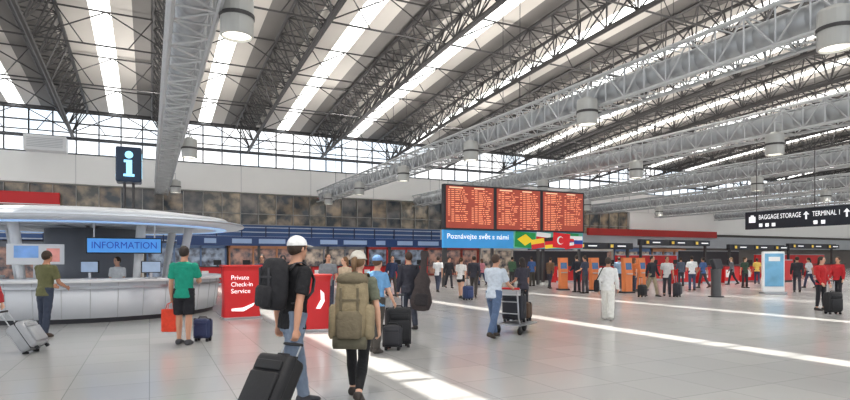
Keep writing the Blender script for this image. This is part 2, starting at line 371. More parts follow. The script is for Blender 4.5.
# red stands
def red_stand(label,loc,rz,W,Hh,lines):
    k=thing('check_in_stand',label,'stand',loc,rz)
    q=MB(); q.loft([(V((0,0,.05)),V((W*.5,0,0)),V((0,.24,0))),(V((-.02,0,.5)),V((W*.46,0,0)),V((0,.20,0))),(V((-.02,0,Hh-.12)),V((W*.5,0,0)),V((0,.16,0))),(V((0,0,Hh)),V((W*.52,0,0)),V((0,.2,0)))],28,6.); q.build('body',RED,k,False)
    q=MB(); q.box((0,0,.025),(W*1.02,.55,.05),.01); q.build('base_plate',ALU,k)
    q=MB(); q.box((0,0,Hh+.02),(W*1.06,.46,.04),.012); q.build('top_shelf',mat('red_top',(226,60,56),.35),k)
    for i,(s,sz,ft) in enumerate(lines): text(s,sz,(-W*.33,-.245,Hh-.30-.18*i),0,SIGNW,k,align='LEFT',fit=ft,ext=.002)
    return k
k=red_stand('red stand reading Private Check-in Service beside the information counter',fl(241,318),rad(6),.98,1.40,(('Private',.17,.46),('Check-in',.17,.56),('Service',.17,.50)))
q=MB(); q.poly([(-.3,.22),(.0,.2),(.26,.34),(.3,.42),(.0,.3),(-.3,.28)],Matrix.Translation((0,-.255,0)),.03); q.build('white_swoosh',SIGNW,k)
k=red_stand('second red stand with a white curved mark, behind the man in the white cap',fl(318,330),rad(-12),.58,1.22,())
q=MB(); q.poly([(-.06,.5),(.04,.5),(.13,.66),(.12,.84),(.04,.92),(.05,.7)],Matrix.Translation((0,-.235,0)),.02); q.build('white_swoosh',SIGNW,k)
# ---------------------------------------------------------------- departures board
k=thing('departures_board','large red lettered departures board in three panels on posts','display board',(20.1,28,0))
q=MB(); q.box((0,.12,4.58),(10.3,.3,2.6),.03); q.build('board_housing',DARK,k)
BG=mat('board_red',(164,70,54),.5,0,.25,1.2,0,.42); RW=mat('board_rows',(255,164,124),.5,0,.1,2,0,.5); RY=mat('board_heads',(255,206,170),.5,0,.1,2,0,.6)
for j in range(3):
    cx=-3.42+3.42*j
    q=MB(); q.box((cx,-.045,4.58),(3.18,.03,2.4)); d=q.build('display_panel',BG,k)
    q=MB()
    for hc in (-.78,.78):
        for r in range(20):
            if r>random.randint(15,24): break
            z=5.56-.112*r; x=cx+hc-.7
            for wd in (.14,.18,.18+.26*random.random(),.1,.1+.2*random.random()):
                if random.random()<.85: q.box((x+wd/2,-.066,z),(wd,.008,.045))
                x+=wd+.08
    q.build('text_rows',RW,d)
    for xx,ww in ((-.95,.9),(.6,.7)): q=MB(); q.box((cx+xx,-.066,5.69),(ww,.008,.07)); q.build('header_row',RY,d)
for x in (-5.,-1.7,1.7,5.):
    q=MB(); q.box((x,.3,2.9),(.14,.14,5.8)); q.build('post',STEEL,k)
k=thing('flag_banner','blue banner with white writing and world flags under the departures board','banner',(20.1,28.16,0))
q=MB(); q.box((0,0,2.76),(10.3,.14,1.04),.02); q.build('panel',mat('banner_blue',(60,150,214),.45,0,.15,1,0,.3),k)
q=MB(); q.box((2.4,-.073,2.76),(5.4,.02,1.0)); q.build('picture_strip',mat('banner_picture',(96,170,150),.45,0,.7,1.6,0,.25),k)
text('Pozn\u00e1vejte sv\u011bt s n\u00e1mi',.42,(-4.9,-.08,2.9),0,SIGNW,k,align='LEFT',fit=4.2)
FN=[0]
def flag(x,z,w,h,bands,tilt=0,vert=False,disc=None):
    n=len(bands); FN[0]+=1; dy=-.085-.012*(FN[0]%3); Mf=Matrix.Translation((x,dy,z))@Matrix.Rotation(rad(tilt),4,'Y'); Rf=Mf.to_3x3()
    for i,b in enumerate(bands):
        q=MB()
        if vert: q.box(Mf@V((-w/2+w*(i+.5)/n,0,0)),(w/n,.01,h),0,Rf)
        else: q.box(Mf@V((0,0,h/2-h*(i+.5)/n)),(w,.01,h/n),0,Rf)
        q.build('flag_field',mat('flag_%d_%d_%d'%b,b,.5,0,.05,2,0,.2),k)
    if disc:
        col,shape=disc; q=MB(); M2=Mf@Matrix.Translation((0,-.012,0))
        if shape=='rhomb': q.poly([(-w*.4,0),(0,-h*.38),(w*.4,0),(0,h*.38)],M2,.01)
        elif shape=='crescent':
            r=h*.28; A=[(r*cos(t)-.1,r*sin(t)) for t in [rad(40+i*280/14) for i in range(15)]]; B=[(r*.78*cos(t)-.1+r*.25,r*.78*sin(t)) for t in [rad(320-i*280/14) for i in range(15)]]
            q.poly(A+B,M2,.01)
        else: q.poly([(h*.25*cos(t*pi/8),h*.25*sin(t*pi/8)) for t in range(16)],M2,.01)
        q.build('flag_emblem',mat('flag_%d_%d_%d'%col,col,.5,0,.05,2,0,.2),k)
flag(.55,2.77,1.5,.94,[(20,140,70)],4,False,((250,215,40),'rhomb'))
flag(1.5,2.55,1.0,.58,[(245,205,50),(210,40,44)],-8)
flag(1.95,2.96,1.1,.56,[(240,240,240),(206,30,40)],5)
flag(2.55,2.62,1.0,.68,[(30,30,30),(210,30,40),(245,205,50)],-5)
flag(3.35,2.77,1.35,.94,[(220,30,40)],4,False,((245,245,245),'crescent'))
flag(4.1,2.55,.95,.58,[(30,60,150),(245,245,245),(220,40,50)],-6)
flag(4.25,2.98,1.,.52,[(30,140,80),(245,245,245),(210,40,44)],3)
flag(4.72,2.68,.7,.76,[(245,245,245),(40,70,160),(210,40,50)],0)
# ---------------------------------------------------------------- right hanging sign
k=thing('hanging_sign','black hanging sign reading BAGGAGE STORAGE and TERMINAL 1 at the right','sign',(30,17,0))
q=MB(); q.box((0,-.4,3.72),(.22,7.2,.96),.02); q.build('sign_panel',mat('sign_black',(28,34,46),.4,0,.1,2),k)
text('BAGGAGE STORAGE',.36,(-.12,2.42,3.86),-pi/2,SIGNW,k,align='LEFT',fit=2.2,ext=.002)
text('TERMINAL 1',.36,(-.12,-.34,3.86),-pi/2,SIGNW,k,align='LEFT',fit=1.25,ext=.002)
M=Matrix.Rotation(-pi/2,4,'Z')@Matrix.Translation((-2.78,-.13,3.80))
q=MB(); q.poly([(-.18,-.2),(.18,-.2),(.18,.12),(.08,.12),(.08,.2),(-.08,.2),(-.08,.12),(-.18,.12)],M,.02); q.build('case_symbol',SIGNW,k)
for xx in (.05,1.9):
    M=Matrix.Rotation(-pi/2,4,'Z')@Matrix.Translation((xx,-.13,3.82))
    q=MB(); q.poly([(-.035,-.2),(.035,-.2),(.035,.04),(.14,.04),(0,.2),(-.14,.04),(-.035,.04)],M,.02); q.build('arrow',SIGNW,k)
for xx in (-2.3,-1.95,-1.6,.5,.85): 
    M=Matrix.Rotation(-pi/2,4,'Z')@Matrix.Translation((xx,-.13,3.44))
    q=MB(); q.poly([(-.09,-.09),(.09,-.09),(.09,.09),(-.09,.09)],M,.02); q.build('pictogram',SIGNW,k)
for y in (2.6,-.4,-3.4): q=MB(); q.bar((0,y,4.19),(0,y,RZ(17)-.1),.02,6); q.build('cable',STEEL,k)
# ---------------------------------------------------------------- check-in islands
def desk_proto():
    k=thing('check_in_desk','','desk')
    q=MB(); q.box((0,0,.55),(1.5,.7,1.1),.03); q.build('body',RED,k)
    q=MB(); q.box((0,-.05,1.13),(1.6,.85,.06),.015); q.build('counter_top',DARK,k)
    q=MB(); q.box((.3,.05,1.38),(.46,.05,.32),.01); q.box((.3,.1,1.2),(.06,.04,.14)); q.build('monitor',BLACK,k)
    q=MB(); q.box((0,-.36,.06),(1.5,.02,.12)); q.build('kick_plate',ALU,k)
    q=MB(); q.box((-.45,-.37,.62),(.4,.02,.5)); q.build('white_panel',WHITE,k)
    return k
dp=desk_proto(); first=True
for i in range(16):
    o=dp if first else dup(dp); first=False
    o.location=(25.5+2.2*i,30.5,0); tag(o,'red desk with dark top right of the board, %s from the left'%ORD[i],'desk','red check-in desks')
for i in range(4):
    o=dup(dp); o.location=(31+2.2*i,25.2,0); tag(o,'nearer red desk right of the orange kiosks, %s from the left'%ORD[i],'desk','nearer red check-in desks')
for j,(x0,x1,y,z) in enumerate(((24,32.5,30.9,2.55),(34,42,31.6,2.9),(43.5,51,30.9,2.6),(52.5,60,31.4,2.8))):
    g=thing('check_in_gantry','dark overhead sign gantry with yellow number plates above the red desks, %s from left'%ORD[j],'gantry',((x0+x1)/2,y,0),0,'overhead sign gantries right of the board')
    L=x1-x0
    q=MB(); q.box((0,0,z),(L,.3,.46),.02); q.build('beam',DARK,g)
    for s in (-1,1): q=MB(); q.box((s*(L/2-.3),.1,z/2-.1),(.16,.16,z-.2)); q.build('post',STEEL,g)
    for i in range(3):
        xx=-L/2+1.4+i*2.8
        q=MB(); q.box((xx,-.17,z),(1.9,.04,.34)); cs=q.build('counter_sign',mat('sign_navy',(30,36,52),.4,0,.1,1),g)
        q=MB(); q.box((xx-.65,-.2,z),(.26,.03,.22)); q.build('number_plate',mat('sign_yellow',(236,200,80),.5,0,.02,2,0,.3),cs)
        q=MB(); q.box((xx+.3,-.2,z),(.8,.03,.08)); q.build('name_strip',SIGNW,cs)
def panel_wall(x0,x1,y,z,m,lab):
    k=thing('partition',lab,'partition',((x0+x1)/2,y,0)); w=x1-x0
    q=MB(); q.box((0,0,z/2),(w,.2,z),.02); q.build('panel',m,k)
    q=MB(); q.box((0,0,z+.03),(w,.26,.06),.01); q.build('cap_rail',ALU,k)
    q=MB(); q.box((0,-.11,.06),(w,.02,.12)); q.build('kick_strip',DARK,k)
panel_wall(24,33,34,2.2,DARK,'dark partition behind the red desks just right of the flag banner')
panel_wall(34,41,34,1.9,RED,'red partition behind the red desks, right of the person dressed in white')
panel_wall(42,50,34.5,2.3,DARK,'dark partition behind the red desks near the grey post')
panel_wall(51,62,33.5,2.,RED,'red partition near the poster totem at the right')
panel_wall(38,40.5,24,1.5,RED,'low red partition left of the grey post')
cols=[(150,60,50),(206,200,190),(110,114,124),(210,206,198),(90,114,150),(186,130,94),(120,122,128),(190,60,54)]
for i in range(14):
    x=-22+6.2*i; k=thing('shop_front','glazed shop front under the fascia on the back wall, %s from left'%ORD[i],'shop front',(x,49.7,0),0,'shop fronts along the back wall')
    fm=mat('shop_%d'%(i%8),cols[i%8],.5,0,.1,2)
    for xx in (-2.95,-1,1,2.95): q=MB(); q.box((xx,0,1.45),(.12,.3,2.9)); q.build('frame_post',fm,k)
    q=MB(); q.box((0,0,2.7),(6,.3,.4)); q.build('header',fm,k)
    q=MB(); q.box((0,0,.08),(6,.3,.16)); q.build('sill',fm,k)
    q=MB(); q.box((0,.1,1.35),(5.9,.03,2.5)); q.build('glass',glow_pane('shop_glass_%d'%(i%3),(.05,.05,.06),((.45,.36,.28),(.25,.3,.38),(.36,.2,.15))[i%3],.4,1.6),k)
kp=thing('self_service_kiosk','','kiosk')
q=MB(); q.box((0,0,.04),(.7,.6,.08),.01); q.build('base',DARK,kp)
q=MB(); q.loft([(V((0,0,.08)),V((.26,0,0)),V((0,.2,0))),(V((0,0,1.)),V((.28,0,0)),V((0,.2,0))),(V((0,.06,1.75)),V((.32,0,0)),V((0,.13,0)))],24,7.); q.build('housing',ORANGE,kp)
q=MB(); q.box((0,-.14,1.32),(.42,.03,.34),.005,Matrix.Rotation(rad(-8),3,'X')); q.build('touch_screen',mat('screen_dim',(60,90,130),.2,0,.3,5,0,.4),kp)
q=MB(); q.box((0,-.22,.95),(.4,.12,.05),.01); q.build('tray',ALU,kp)
first=True
for i,(px,pyy) in enumerate(((563,290),(594,291),(627,293),(641,290.5))):
    o=kp if first else dup(kp); first=False
    o.location=fl(px,pyy); o.rotation_euler=(0,0,rad(-20+7*i)); o.scale=(.8,.8,.95); tag(o,'slim orange self-service kiosk before the check-in desks, %s from the left'%ORD[i],'kiosk','orange self-service kiosks')
for i in range(9):
    o=dup(dp); o.location=(3.5+1.75*i,37,0)
    tag(o,'far red check-in desk left of the board, %s from the left'%ORD[i],'desk','far red check-in desks')
g2=thing('check_in_gantry','long navy overhead sign band over the far desks left of the board','gantry',(11,37.4,0))
q=MB(); q.box((0,0,2.75),(19,.3,.6),.02); q.build('beam',DBLUE,g2)
for i in range(5): q=MB(); q.box((-9.2+i*4.6,.1,1.25),(.16,.16,2.5)); q.build('post',STEEL,g2)
for i in range(9): q=MB(); q.box((-7.6+1.9*i,-.17,2.75),(.7+.5*((i*7)%3),.04,.3)); q.build('counter_sign',mat('sign_pale',(150,172,206),.4,0,.1,1,0,.1),g2)
k=thing('poster_totem','pale blue poster totem with white frame at the right near the shops','totem',fl(773,294),rad(-30))
q=MB(); q.box((0,0,.05),(1.0,.5,.1),.02); q.build('base',ALU,k)
q=MB(); q.box((0,0,1.02),(.95,.18,1.85),.03); q.build('frame',WHITE,k)
q=MB(); q.box((0,-.1,1.1),(.82,.02,1.5)); q.build('poster',mat('poster_blue',(110,168,204),.5,0,.4,2),k)
q=MB(); q.box((0,-.115,1.6),(.5,.01,.2)); q.build('white_patch',WHITE,k)
k=thing('weighing_post','dark grey slim post with sloped head standing alone in the hall','post',fl(716,297))
q=MB(); q.limb([(0,0,0),(0,0,.05)],.3,20); q.build('base',DARK,k)
q=MB(); q.limb([(0,0,.05),(0,0,.7),(0,0,1.2)],[.2,.19,.22],18); q.build('column',mat('grey_post',(86,86,88),.4,.3,.1,2),k)
q=MB(); q.box((0,-.02,1.38),(.5,.2,.44),.03,Matrix.Rotation(rad(-18),3,'X')); q.build('head',DARK,k)
# ---------------------------------------------------------------- people
SK=[(205,152,124),(186,132,104),(218,170,144)]
def person(label,px,d,H=1.75,face=0,vox=.016,skin=0,top=((40,40,44),'short'),bot=((60,76,110),'long'),shoe=(60,56,54),hair=((54,38,28),'short'),cap=None,lean=2,legs=((2,2),(-2,2)),arms=((3,9,12),(3,9,12)),turn=0,girl=False,curl=.5,group=None):
    k=H; loc=at(px,d); rz=-(TH+rad(face))
    R=thing('person',label,'person',loc,rz,group)
    sh=.92 if girl else 1.; hp=1.05 if girl else 1.
    cr=.022 if d<8 else (.018 if d<15 else 0.)
    J=[]
    for s,(a,b) in ((-1,legs[0]),(1,legs[1])):
        a=rad(a); b=rad(b); hip=V((s*.05*k*hp,0,.53*k)); kn=hip+V((s*.012,sin(a),-cos(a)))*.245*k; an=kn+V((s*.006,sin(a-b),-cos(a-b)))*.24*k
        J.append([hip,kn,an])
    dz=.045*k-min(j[2].z for j in J); off=V((0,0,dz))
    J=[[p+off for p in j] for j in J]
    hc=V((0,0,.53*k+dz)); RL=Matrix.Rotation(-rad(lean),3,'X')
    up=lambda p: hc+RL@(V(p)+off-hc)
    ex=V((1,0,0)); ey=RL@V((0,1,0))
    TR=[(.455,.072*hp,.056,0),(.50,.094*hp,.064,-.004),(.55,.091*hp,.062,-.002),(.61,.08*sh,.056,.004),(.68,.086*sh,.060,.004),(.745,.099*sh,.066,.002),(.79,.104*sh,.060,-.004),(.818,.088*sh,.05,-.006),(.838,.05,.040,-.006)]
    def rings(z0,z1,o): return [(up((0,y*k,z*k)),ex*(rx*k+o),ey*(ry*k+o)) for z,rx,ry,y in TR if z0<=z<=z1]
    HM=Matrix.Translation(up((0,.006*k,.87*k)))@Matrix.Rotation(rad(turn),4,'Z')@Matrix.Rotation(-rad(lean*.4),4,'X')@Matrix.Translation((0,0,-.87*k))
    b=MB(); b.loft(rings(.4,.9,0)+[(up((0,-.002*k,.855*k)),ex*.034*k*sh,ey*.034*k),(up((0,.004*k,.885*k)),ex*.032*k*sh,ey*.034*k),(up((0,.006*k,.91*k)),ex*.03*k,ey*.03*k)],16)
    E=lambda c,r: b.ball([x*k for x in c],[x*k for x in r],16,12,HM)
    E((0,0,.942),(.044,.056,.058)); E((0,.016,.912),(.036,.040,.042)); E((0,.036,.882),(.018,.018,.014)); E((0,.058,.925),(.009,.013,.013)); E((0,.05,.95),(.03,.008,.007))
    for s in (-1,1): E((s*.045,-.002,.93),(.006,.012,.018))
    A=[]; hands=[]
    for s,ar in ((-1,arms[0]),(1,arms[1])):
        sw,ab,eb=[rad(x) for x in ar[:3]]; ab2=rad(ar[3]) if len(ar)>3 else ab*.2
        sd=V((s*.104*k*sh,-.004*k,.795*k)); 
        u1=RL@V((s*sin(ab),sin(sw)*cos(ab),-cos(sw)*cos(ab))); u2=RL@V((s*sin(ab2),sin(sw+eb)*cos(ab2),-cos(sw+eb)*cos(ab2)))
        sp=up(sd); el=sp+u1*.175*k; wr=el+u2*.145*k; A.append((sp,el,wr,u1,u2))
        mt=lambda p,q,t: p.lerp(q,t)
        b.limb([sp-u1*.01*k,mt(sp,el,.35),mt(sp,el,.8),el,mt(el,wr,.3),mt(el,wr,.75),wr,wr+u2*.01*k],[r*k*sh for r in (.031,.029,.024,.0225,.0235,.0185,.0150,.0150)],12)
        b.ball(sp,.031*k*sh)
        h=u2; n=(V((-s,0,0))-h*V((-s,0,0)).dot(h)).normalized(); w=n.cross(h)*(-1 if s<0 else 1); 
        if w.y<0 and abs(w.y)>.3: w=-w
        b.loft([(wr,w*.015*k,n*.012*k),(wr+h*.025*k,w*.023*k,n*.012*k),(wr+h*.052*k,w*.024*k,n*.010*k)],10)
        for o2,ln in ((.018,.040),(.006,.045),(-.006,.042),(-.0175,.033)):
            p=wr+h*.048*k+w*o2*k; pts=[p]; ang=0
            for fr in (.45,.30,.25):
                ang+=curl*(1 if fr<.45 else .8); p=p+(h*cos(ang)+n*sin(ang))*ln*k*fr; pts.append(p)
            b.limb(pts,[.0056*k,.0054*k,.005*k,.004*k],7)
        p=wr+h*.012*k+w*.017*k; dv=(h*.7+w*.65+n*.25).normalized(); b.limb([p,p+dv*.022*k,p+(dv*.022+(h*.9+n*.4).normalized()*.024)*k],[.0075*k,.0062*k,.0045*k],7)
        hands.append(wr+h*.06*k+n*.012*k)
    for hip,kn,an in J:
        b.limb([hip+V((0,0,.03*k)),hip.lerp(kn,.3),hip.lerp(kn,.75),kn,kn.lerp(an,.3),kn.lerp(an,.75),an],[r*k for r in (.052,.048,.037,.032,.034,.024,.021)],12)
        ft=V((0,1,0)); b.limb([an+V((0,-.01*k,0)),an+V((0,.02*k,-.018*k)),an+V((0,.06*k,-.028*k))],[.022*k,.022*k,.016*k],8)
    b.remesh('body',vox,mat('skin_%d'%skin,SK[skin],.5,0,.06,12),R,3)
    t=MB(); o=.014; tr=rings(.5,.83,o); 
    t.loft([(up((0,-.003*k,.475*k)),ex*(.096*hp*k+o),ey*(.066*k+o))]+tr+[(up((0,-.006*k,.842*k)),ex*(.046*k+.006),ey*(.04*k+.004))],18)
    for (sp,el,wr,u1,u2) in A:
        t.ball(sp,.034*k*sh+.012)
        if top[1]=='short': t.limb([sp-u1*.012*k,sp.lerp(el,.3),sp.lerp(el,.72)],[.033*k*sh+.013,.034*k*sh+.010,.034*k*sh+.010],14)
        else: t.limb([sp-u1*.012*k,sp.lerp(el,.4),el,el.lerp(wr,.5),el.lerp(wr,.97)],[.033*k*sh+.013,.031*k*sh+.01,.029*k*sh+.008,.025*k+.007,.019*k+.008],12)
    t.remesh('jacket' if 'coat' in top[1] else 'shirt',vox*.9,cloth(top[0]),R,3,cr)
    t=MB(); t.loft(rings(.45,.56,.008)+[(up((0,0,.585*k)),ex*(.084*k+.006),ey*(.058*k+.006))],16)
    for hip,kn,an in J:
        if bot[1]=='long': t.limb([hip+V((0,0,.04*k)),hip.lerp(kn,.3),hip.lerp(kn,.8),kn,kn.lerp(an,.4),kn.lerp(an,.98)],[.056*k,.053*k,.044*k,.041*k,.038*k,.036*k],14)
        elif bot[1]=='tight': t.limb([hip+V((0,0,.04*k)),hip.lerp(kn,.3),hip.lerp(kn,.8),kn,kn.lerp(an,.35),kn.lerp(an,.9)],[.055*k,.051*k,.038*k,.036*k,.037*k,.025*k],14)
        elif bot[1]=='wide': t.limb([hip+V((0,0,.04*k)),hip.lerp(kn,.3),kn,an+V((0,0,-.02*k))],[.058*k,.056*k,.05*k,.052*k],14)
        else: t.limb([hip+V((0,0,.04*k)),hip.lerp(kn,.3),hip.lerp(kn,.92 if bot[1]=='shorts' else .5)],[.056*k,.056*k,.054*k],14)
    t.remesh('shorts' if bot[1] in ('shorts','short') else 'trousers',vox*.9,cloth(bot[0]),R,3,0 if bot[1]=='tight' else cr)
    for hip,kn,an in J:
        e2=max(0,an.z-.045*k); pit=math.asin(min(.85,e2/(.105*k))); FR=Matrix.Translation(an)@Matrix.Rotation(-pit,4,'X')
        t=MB(); t.loft([(FR@V((0,y*k,z*k)),V((rx*k,0,0)),(FR.to_3x3()@V((0,0,rzz*k)))) for y,z,rx,rzz in ((-.046,-.022,.016,.016),(-.036,-.018,.026,.026),(0,-.014,.028,.030),(.04,-.022,.029,.0225),(.08,-.028,.030,.0165),(.10,-.031,.024,.0135),(.112,-.034,.012,.009))],14,2.6)
        t.build('shoe',cloth(shoe,.6),R,True)
    hcx=mat('hair_%d_%d_%d'%hair[0],hair[0],.6,0,.3,25,.4)
    if hair[1]!='bald':
        t=MB(); t.ball((0,-.009*k,.944*k),(.0495*k,.058*k,.0625*k),20,14)
        g=t.bm.verts[:]+t.bm.edges[:]+t.bm.faces[:]
        bmesh.ops.bisect_plane(t.bm,geom=g,plane_co=V((0,0,.918*k)),plane_no=V((0,.55,-1)).normalized(),clear_outer=True)
        ed=[e for e in t.bm.edges if e.is_boundary]; bmesh.ops.holes_fill(t.bm,edges=ed)
        if hair[1]=='long':
            t.loft([(V((0,-.03*k,.95*k)),ex*.046*k,V((0,1,0))*.03*k),(V((0,-.036*k,.90*k)),ex*.05*k,V((0,1,0))*.026*k),(V((0,-.042*k,.85*k)),ex*.048*k,V((0,1,0))*.02*k),(V((0,-.05*k,.80*k)),ex*.03*k,V((0,1,0))*.012*k)],14)
        if hair[1]=='tail':
            t.limb([V((0,-.055*k,.955*k)),V((0,-.085*k,.945*k)),V((0,-.09*k,.90*k)),V((0,-.082*k,.85*k))],[.014*k,.02*k,.018*k,.006*k],10)
        bmesh.ops.transform(t.bm,matrix=HM,verts=t.bm.verts[:]); t.build('hair',hcx,R,True)
    if cap:
        t=MB(); t.ball((0,-.006*k,.955*k),(.0525*k,.0615*k,.056*k),20,14)
        g=t.bm.verts[:]+t.bm.edges[:]+t.bm.faces[:]
        bmesh.ops.bisect_plane(t.bm,geom=g,plane_co=V((0,0,.952*k)),plane_no=V((0,.05,-1)).normalized(),clear_outer=True)
        t.loft([(V((0,y*k,.957*k-(y-.03)*.12*k)),V((x*k,0,0)),V((0,0,.003*k))) for y,x in ((.03,.044),(.06,.046),(.085,.038),(.1,.02))],12)
        bmesh.ops.transform(t.bm,matrix=HM,verts=t.bm.verts[:]); t.build('cap',cloth(cap),R,True)
    if d<30 and abs(face)>25:
        for s in (-1,1):
            t=MB(); t.ball((s*.019*k,.0515*k,.936*k),(.0075*k,.006*k,.005*k),8,6,HM); t.build('eye',mat('eye_dark',(40,32,30),.3),R,True)
        t=MB(); t.ball((0,.0535*k,.899*k),(.014*k,.006*k,.004*k),8,6,HM); t.build('mouth',mat('lip',(168,92,84),.5),R,True)
    Mw=Matrix.Translation(loc)@Matrix.Rotation(rz,4,'Z')
    return dict(root=R,M=Mw,up=up,k=k,hands=[Mw@h for h in hands],loc=loc,rz=rz,RL=RL,lh=hands)
def backpack(label,P,w,h,dp,col,zb,big=False,accent=None):
    k=P['k']; up=P['up']; R=thing('backpack',label,'backpack',P['loc'],P['rz'])
    m=cloth(col); a=cloth(accent or tuple(int(x*.6) for x in col)); RL=P['RL']; ex=V((1,0,0)); ey=RL@V((0,1,0)); ez=RL@V((0,0,1))
    yb=-.068*k-.012
    def pt(x,y,z): return up((x,yb-y,zb*k+z))
    q=MB(); q.loft([(pt(0,dp*.5,z*h),ex*w*.5*sx_,ey*dp*.5*sy_) for z,sx_,sy_ in ((0,.75,.7),(.04,.92,.92),(.3,1,1.05),(.65,.98,1.),(.88,.9,.86),(.97,.7,.66),(1.,.45,.4))],24,2.8); q.build('pack_body',m,R,True)
    q=MB(); q.loft([(pt(0,dp*1.02,z*h),ex*w*.38*sx_,ey*dp*.22*sx_) for z,sx_ in ((.06,.8),(.1,1),(.4,1),(.46,.75))],18,2.8); q.build('front_pocket',m if not big else a,R,True)
    for c_,s_ in ((pt(0,dp*.98,h*.62),(w*.62,.03,.025)),(pt(-w*.25,dp*1.02,h*.55),(.025,.02,h*.5)),(pt(w*.25,dp*1.02,h*.55),(.025,.02,h*.5))):
        q=MB(); q.box(c_,s_,.004); q.build('webbing',a,R)
    for s in (-1,1):
        x=s*.062*k
        q=MB(); q.loft([(up((x*t,y*k,z*k)),ex*.026,(RL@V((0,ny,nz)))*.009) for t,y,z,ny,nz in ((.8,-.075,.80,1,.3),(.95,-.045,.845,.5,1),(1.0,.0,.853,0,1),(1.05,.05,.82,-1,.6),(1.1,.082,.76,-1,.1),(1.25,.07,.69,-1,-.2),(1.5,.02,.64,-.6,-.5),(1.3,-.06,.62,.2,-1))],8,4); q.build('shoulder_strap',a,R,True)
        if big:
            q=MB(); q.loft([(pt(s*w*.52,dp*.5,z*h),ex*.06*s2,ey*dp*.32*s2) for z,s2 in ((.05,.7),(.1,1),(.5,1),(.56,.6))],14,3); q.build('side_pocket',m,R,True)
    if big:
        q=MB(); q.loft([(pt(0,dp*.48,h*z),ex*w*.5*s2,ey*dp*.54*s2) for z,s2 in ((.86,.90),(.93,.97),(.99,.86),(1.03,.5))],22,2.4); q.build('lid',a,R,True)
        q=MB(); q.limb([pt(-w*.48,dp*.75,h*.0),pt(w*.48,dp*.75,h*.0)],.07,16); q.build('rolled_mat',cloth((96,92,76)),R,True)
    q=MB(); q.limb([pt(-.05,.02,h*.98),pt(-.03,.03,h*1.05),pt(.03,.03,h*1.05),pt(.05,.02,h*.98)],.009,8); q.build('grab_loop',a,R,True)
    return R
def suitcase(label,loc,rz,sz,col,tilt=0.,hl=.4,rough=.6,rib=False,group=None):
    w,dp,h=sz; R=thing('suitcase',label,'suitcase',loc,rz,group); R.rotation_euler=(tilt,0,rz)
    m=mat('case_%d_%d_%d'%col,col,rough,0,.1,12,.15); dk=BLACK
    q=MB(); q.box((0,0,.06+(h-.06)/2),(w,dp,h-.06),.06); q.build('shell',m,R,True)
    q=MB(); q.box((0,-dp/2-.015,.06+h*.36),(w*.78,.05,h*.5),.02); q.build('front_pocket',m,R,True)
    q=MB(); q.box((0,-dp/2-.012,h*.80),(w*.74,.035,h*.14),.012); q.build('small_pocket',m,R,True)
    q=MB(); q.box((0,-dp*.15,.06+(h-.06)/2),(w+.008,.012,h-.05),.003); q.build('zip',dk,R)
    for s in (-1,1):
        q=MB(); q.limb([(s*(w/2-.06)-.018,dp/2-.05,.045),(s*(w/2-.06)+.018,dp/2-.05,.045)],.045,14); q.build('wheel',RUB,R,True)
        q=MB(); q.box((s*(w/2-.06),-dp/2+.05,.03),(.05,.05,.06),.008); q.build('foot',dk,R)
    if hl:
        for s in (-1,1): q=MB(); q.bar((s*w*.24,dp/2-.06,h-.02),(s*w*.24,dp/2-.06,h+hl),.009,8); q.build('telescopic_tube',ALU,R)
        q=MB(); q.box((0,dp/2-.06,h+hl),(w*.56,.035,.03),.012); q.build('grip',dk,R)
    q=MB(); q.limb([(-.09,0,h-.005),(-.07,0,h+.03),(.07,0,h+.03),(.09,0,h-.005)],.012,8); q.build('carry_handle',dk,R,True)
    return R
def shoulder_bag(label,P,side,col,w=.36,h=.28,z=.5,y=-.03):
    k=P['k']; R=thing('shoulder_bag',label,'bag',P['loc'],P['rz']); x=side*(.105*k+.1); up=P['up']
    q=MB(); q.loft([(up((x,y,z*k+zz*h)),V((.07*s2,0,0)),V((0,w/2*s2,0))) for zz,s2 in ((0,.85),(.1,1),(.7,.98),(1,.8))],18,3.5); q.build('bag_body',cloth(col),R,True)
    q=MB(); q.limb([up((x,y+w*.38,z*k+h*.9)),up((side*.09*k,y+.07,.80*k)),up((side*.07*k,0,.852*k)),up((side*.09*k,y-.09,.80*k)),up((x,y-w*.38,z*k+h*.9))],.013,6); q.build('strap',cloth(tuple(int(c_*.7) for c_ in col)),R,True)
    return R
def trolley(label,loc,rz):
    R=thing('luggage_trolley',label,'luggage trolley',loc,rz)
    q=MB(); q.box((0,.05,.2),(.58,.85,.03),.008); q.build('platform',ALU,R)
    for i in range(5): q=MB(); q.box((-.22+.11*i,.05,.22),(.02,.82,.015)); q.build('platform_rib',ALU,R)
    for s in (-1,1): q=MB(); q.limb([(s*.27,.45,.2),(s*.28,-.35,.2),(s*.28,-.43,.35),(s*.28,-.5,.95)],.018,8); q.build('side_frame',ALU,R,True)
    for y,z in ((-.44,.45),(-.47,.7)): q=MB(); q.bar((-.28,y,z),(.28,y,z),.013,8); q.build('cross_bar',ALU,R,True)
    q=MB(); q.bar((-.33,-.5,.98),(.33,-.5,.98),.024,12); q.build('handle_bar',RED,R,True)
    q=MB(); q.box((0,-.38,.84),(.5,.2,.02)); q.box((0,-.29,.9),(.5,.015,.13)); q.build('basket',LGREY,R)
    for x,y in ((-.26,-.33),(.26,-.33),(0,.4)):
        q=MB(); q.limb([(x-.02,y,.085),(x+.02,y,.085)],.085,16); q.build('wheel',RUB,R,True)
        q=MB(); q.box((x,y,.15),(.055,.04,.1)); q.build('caster',STEEL,R)
    return R
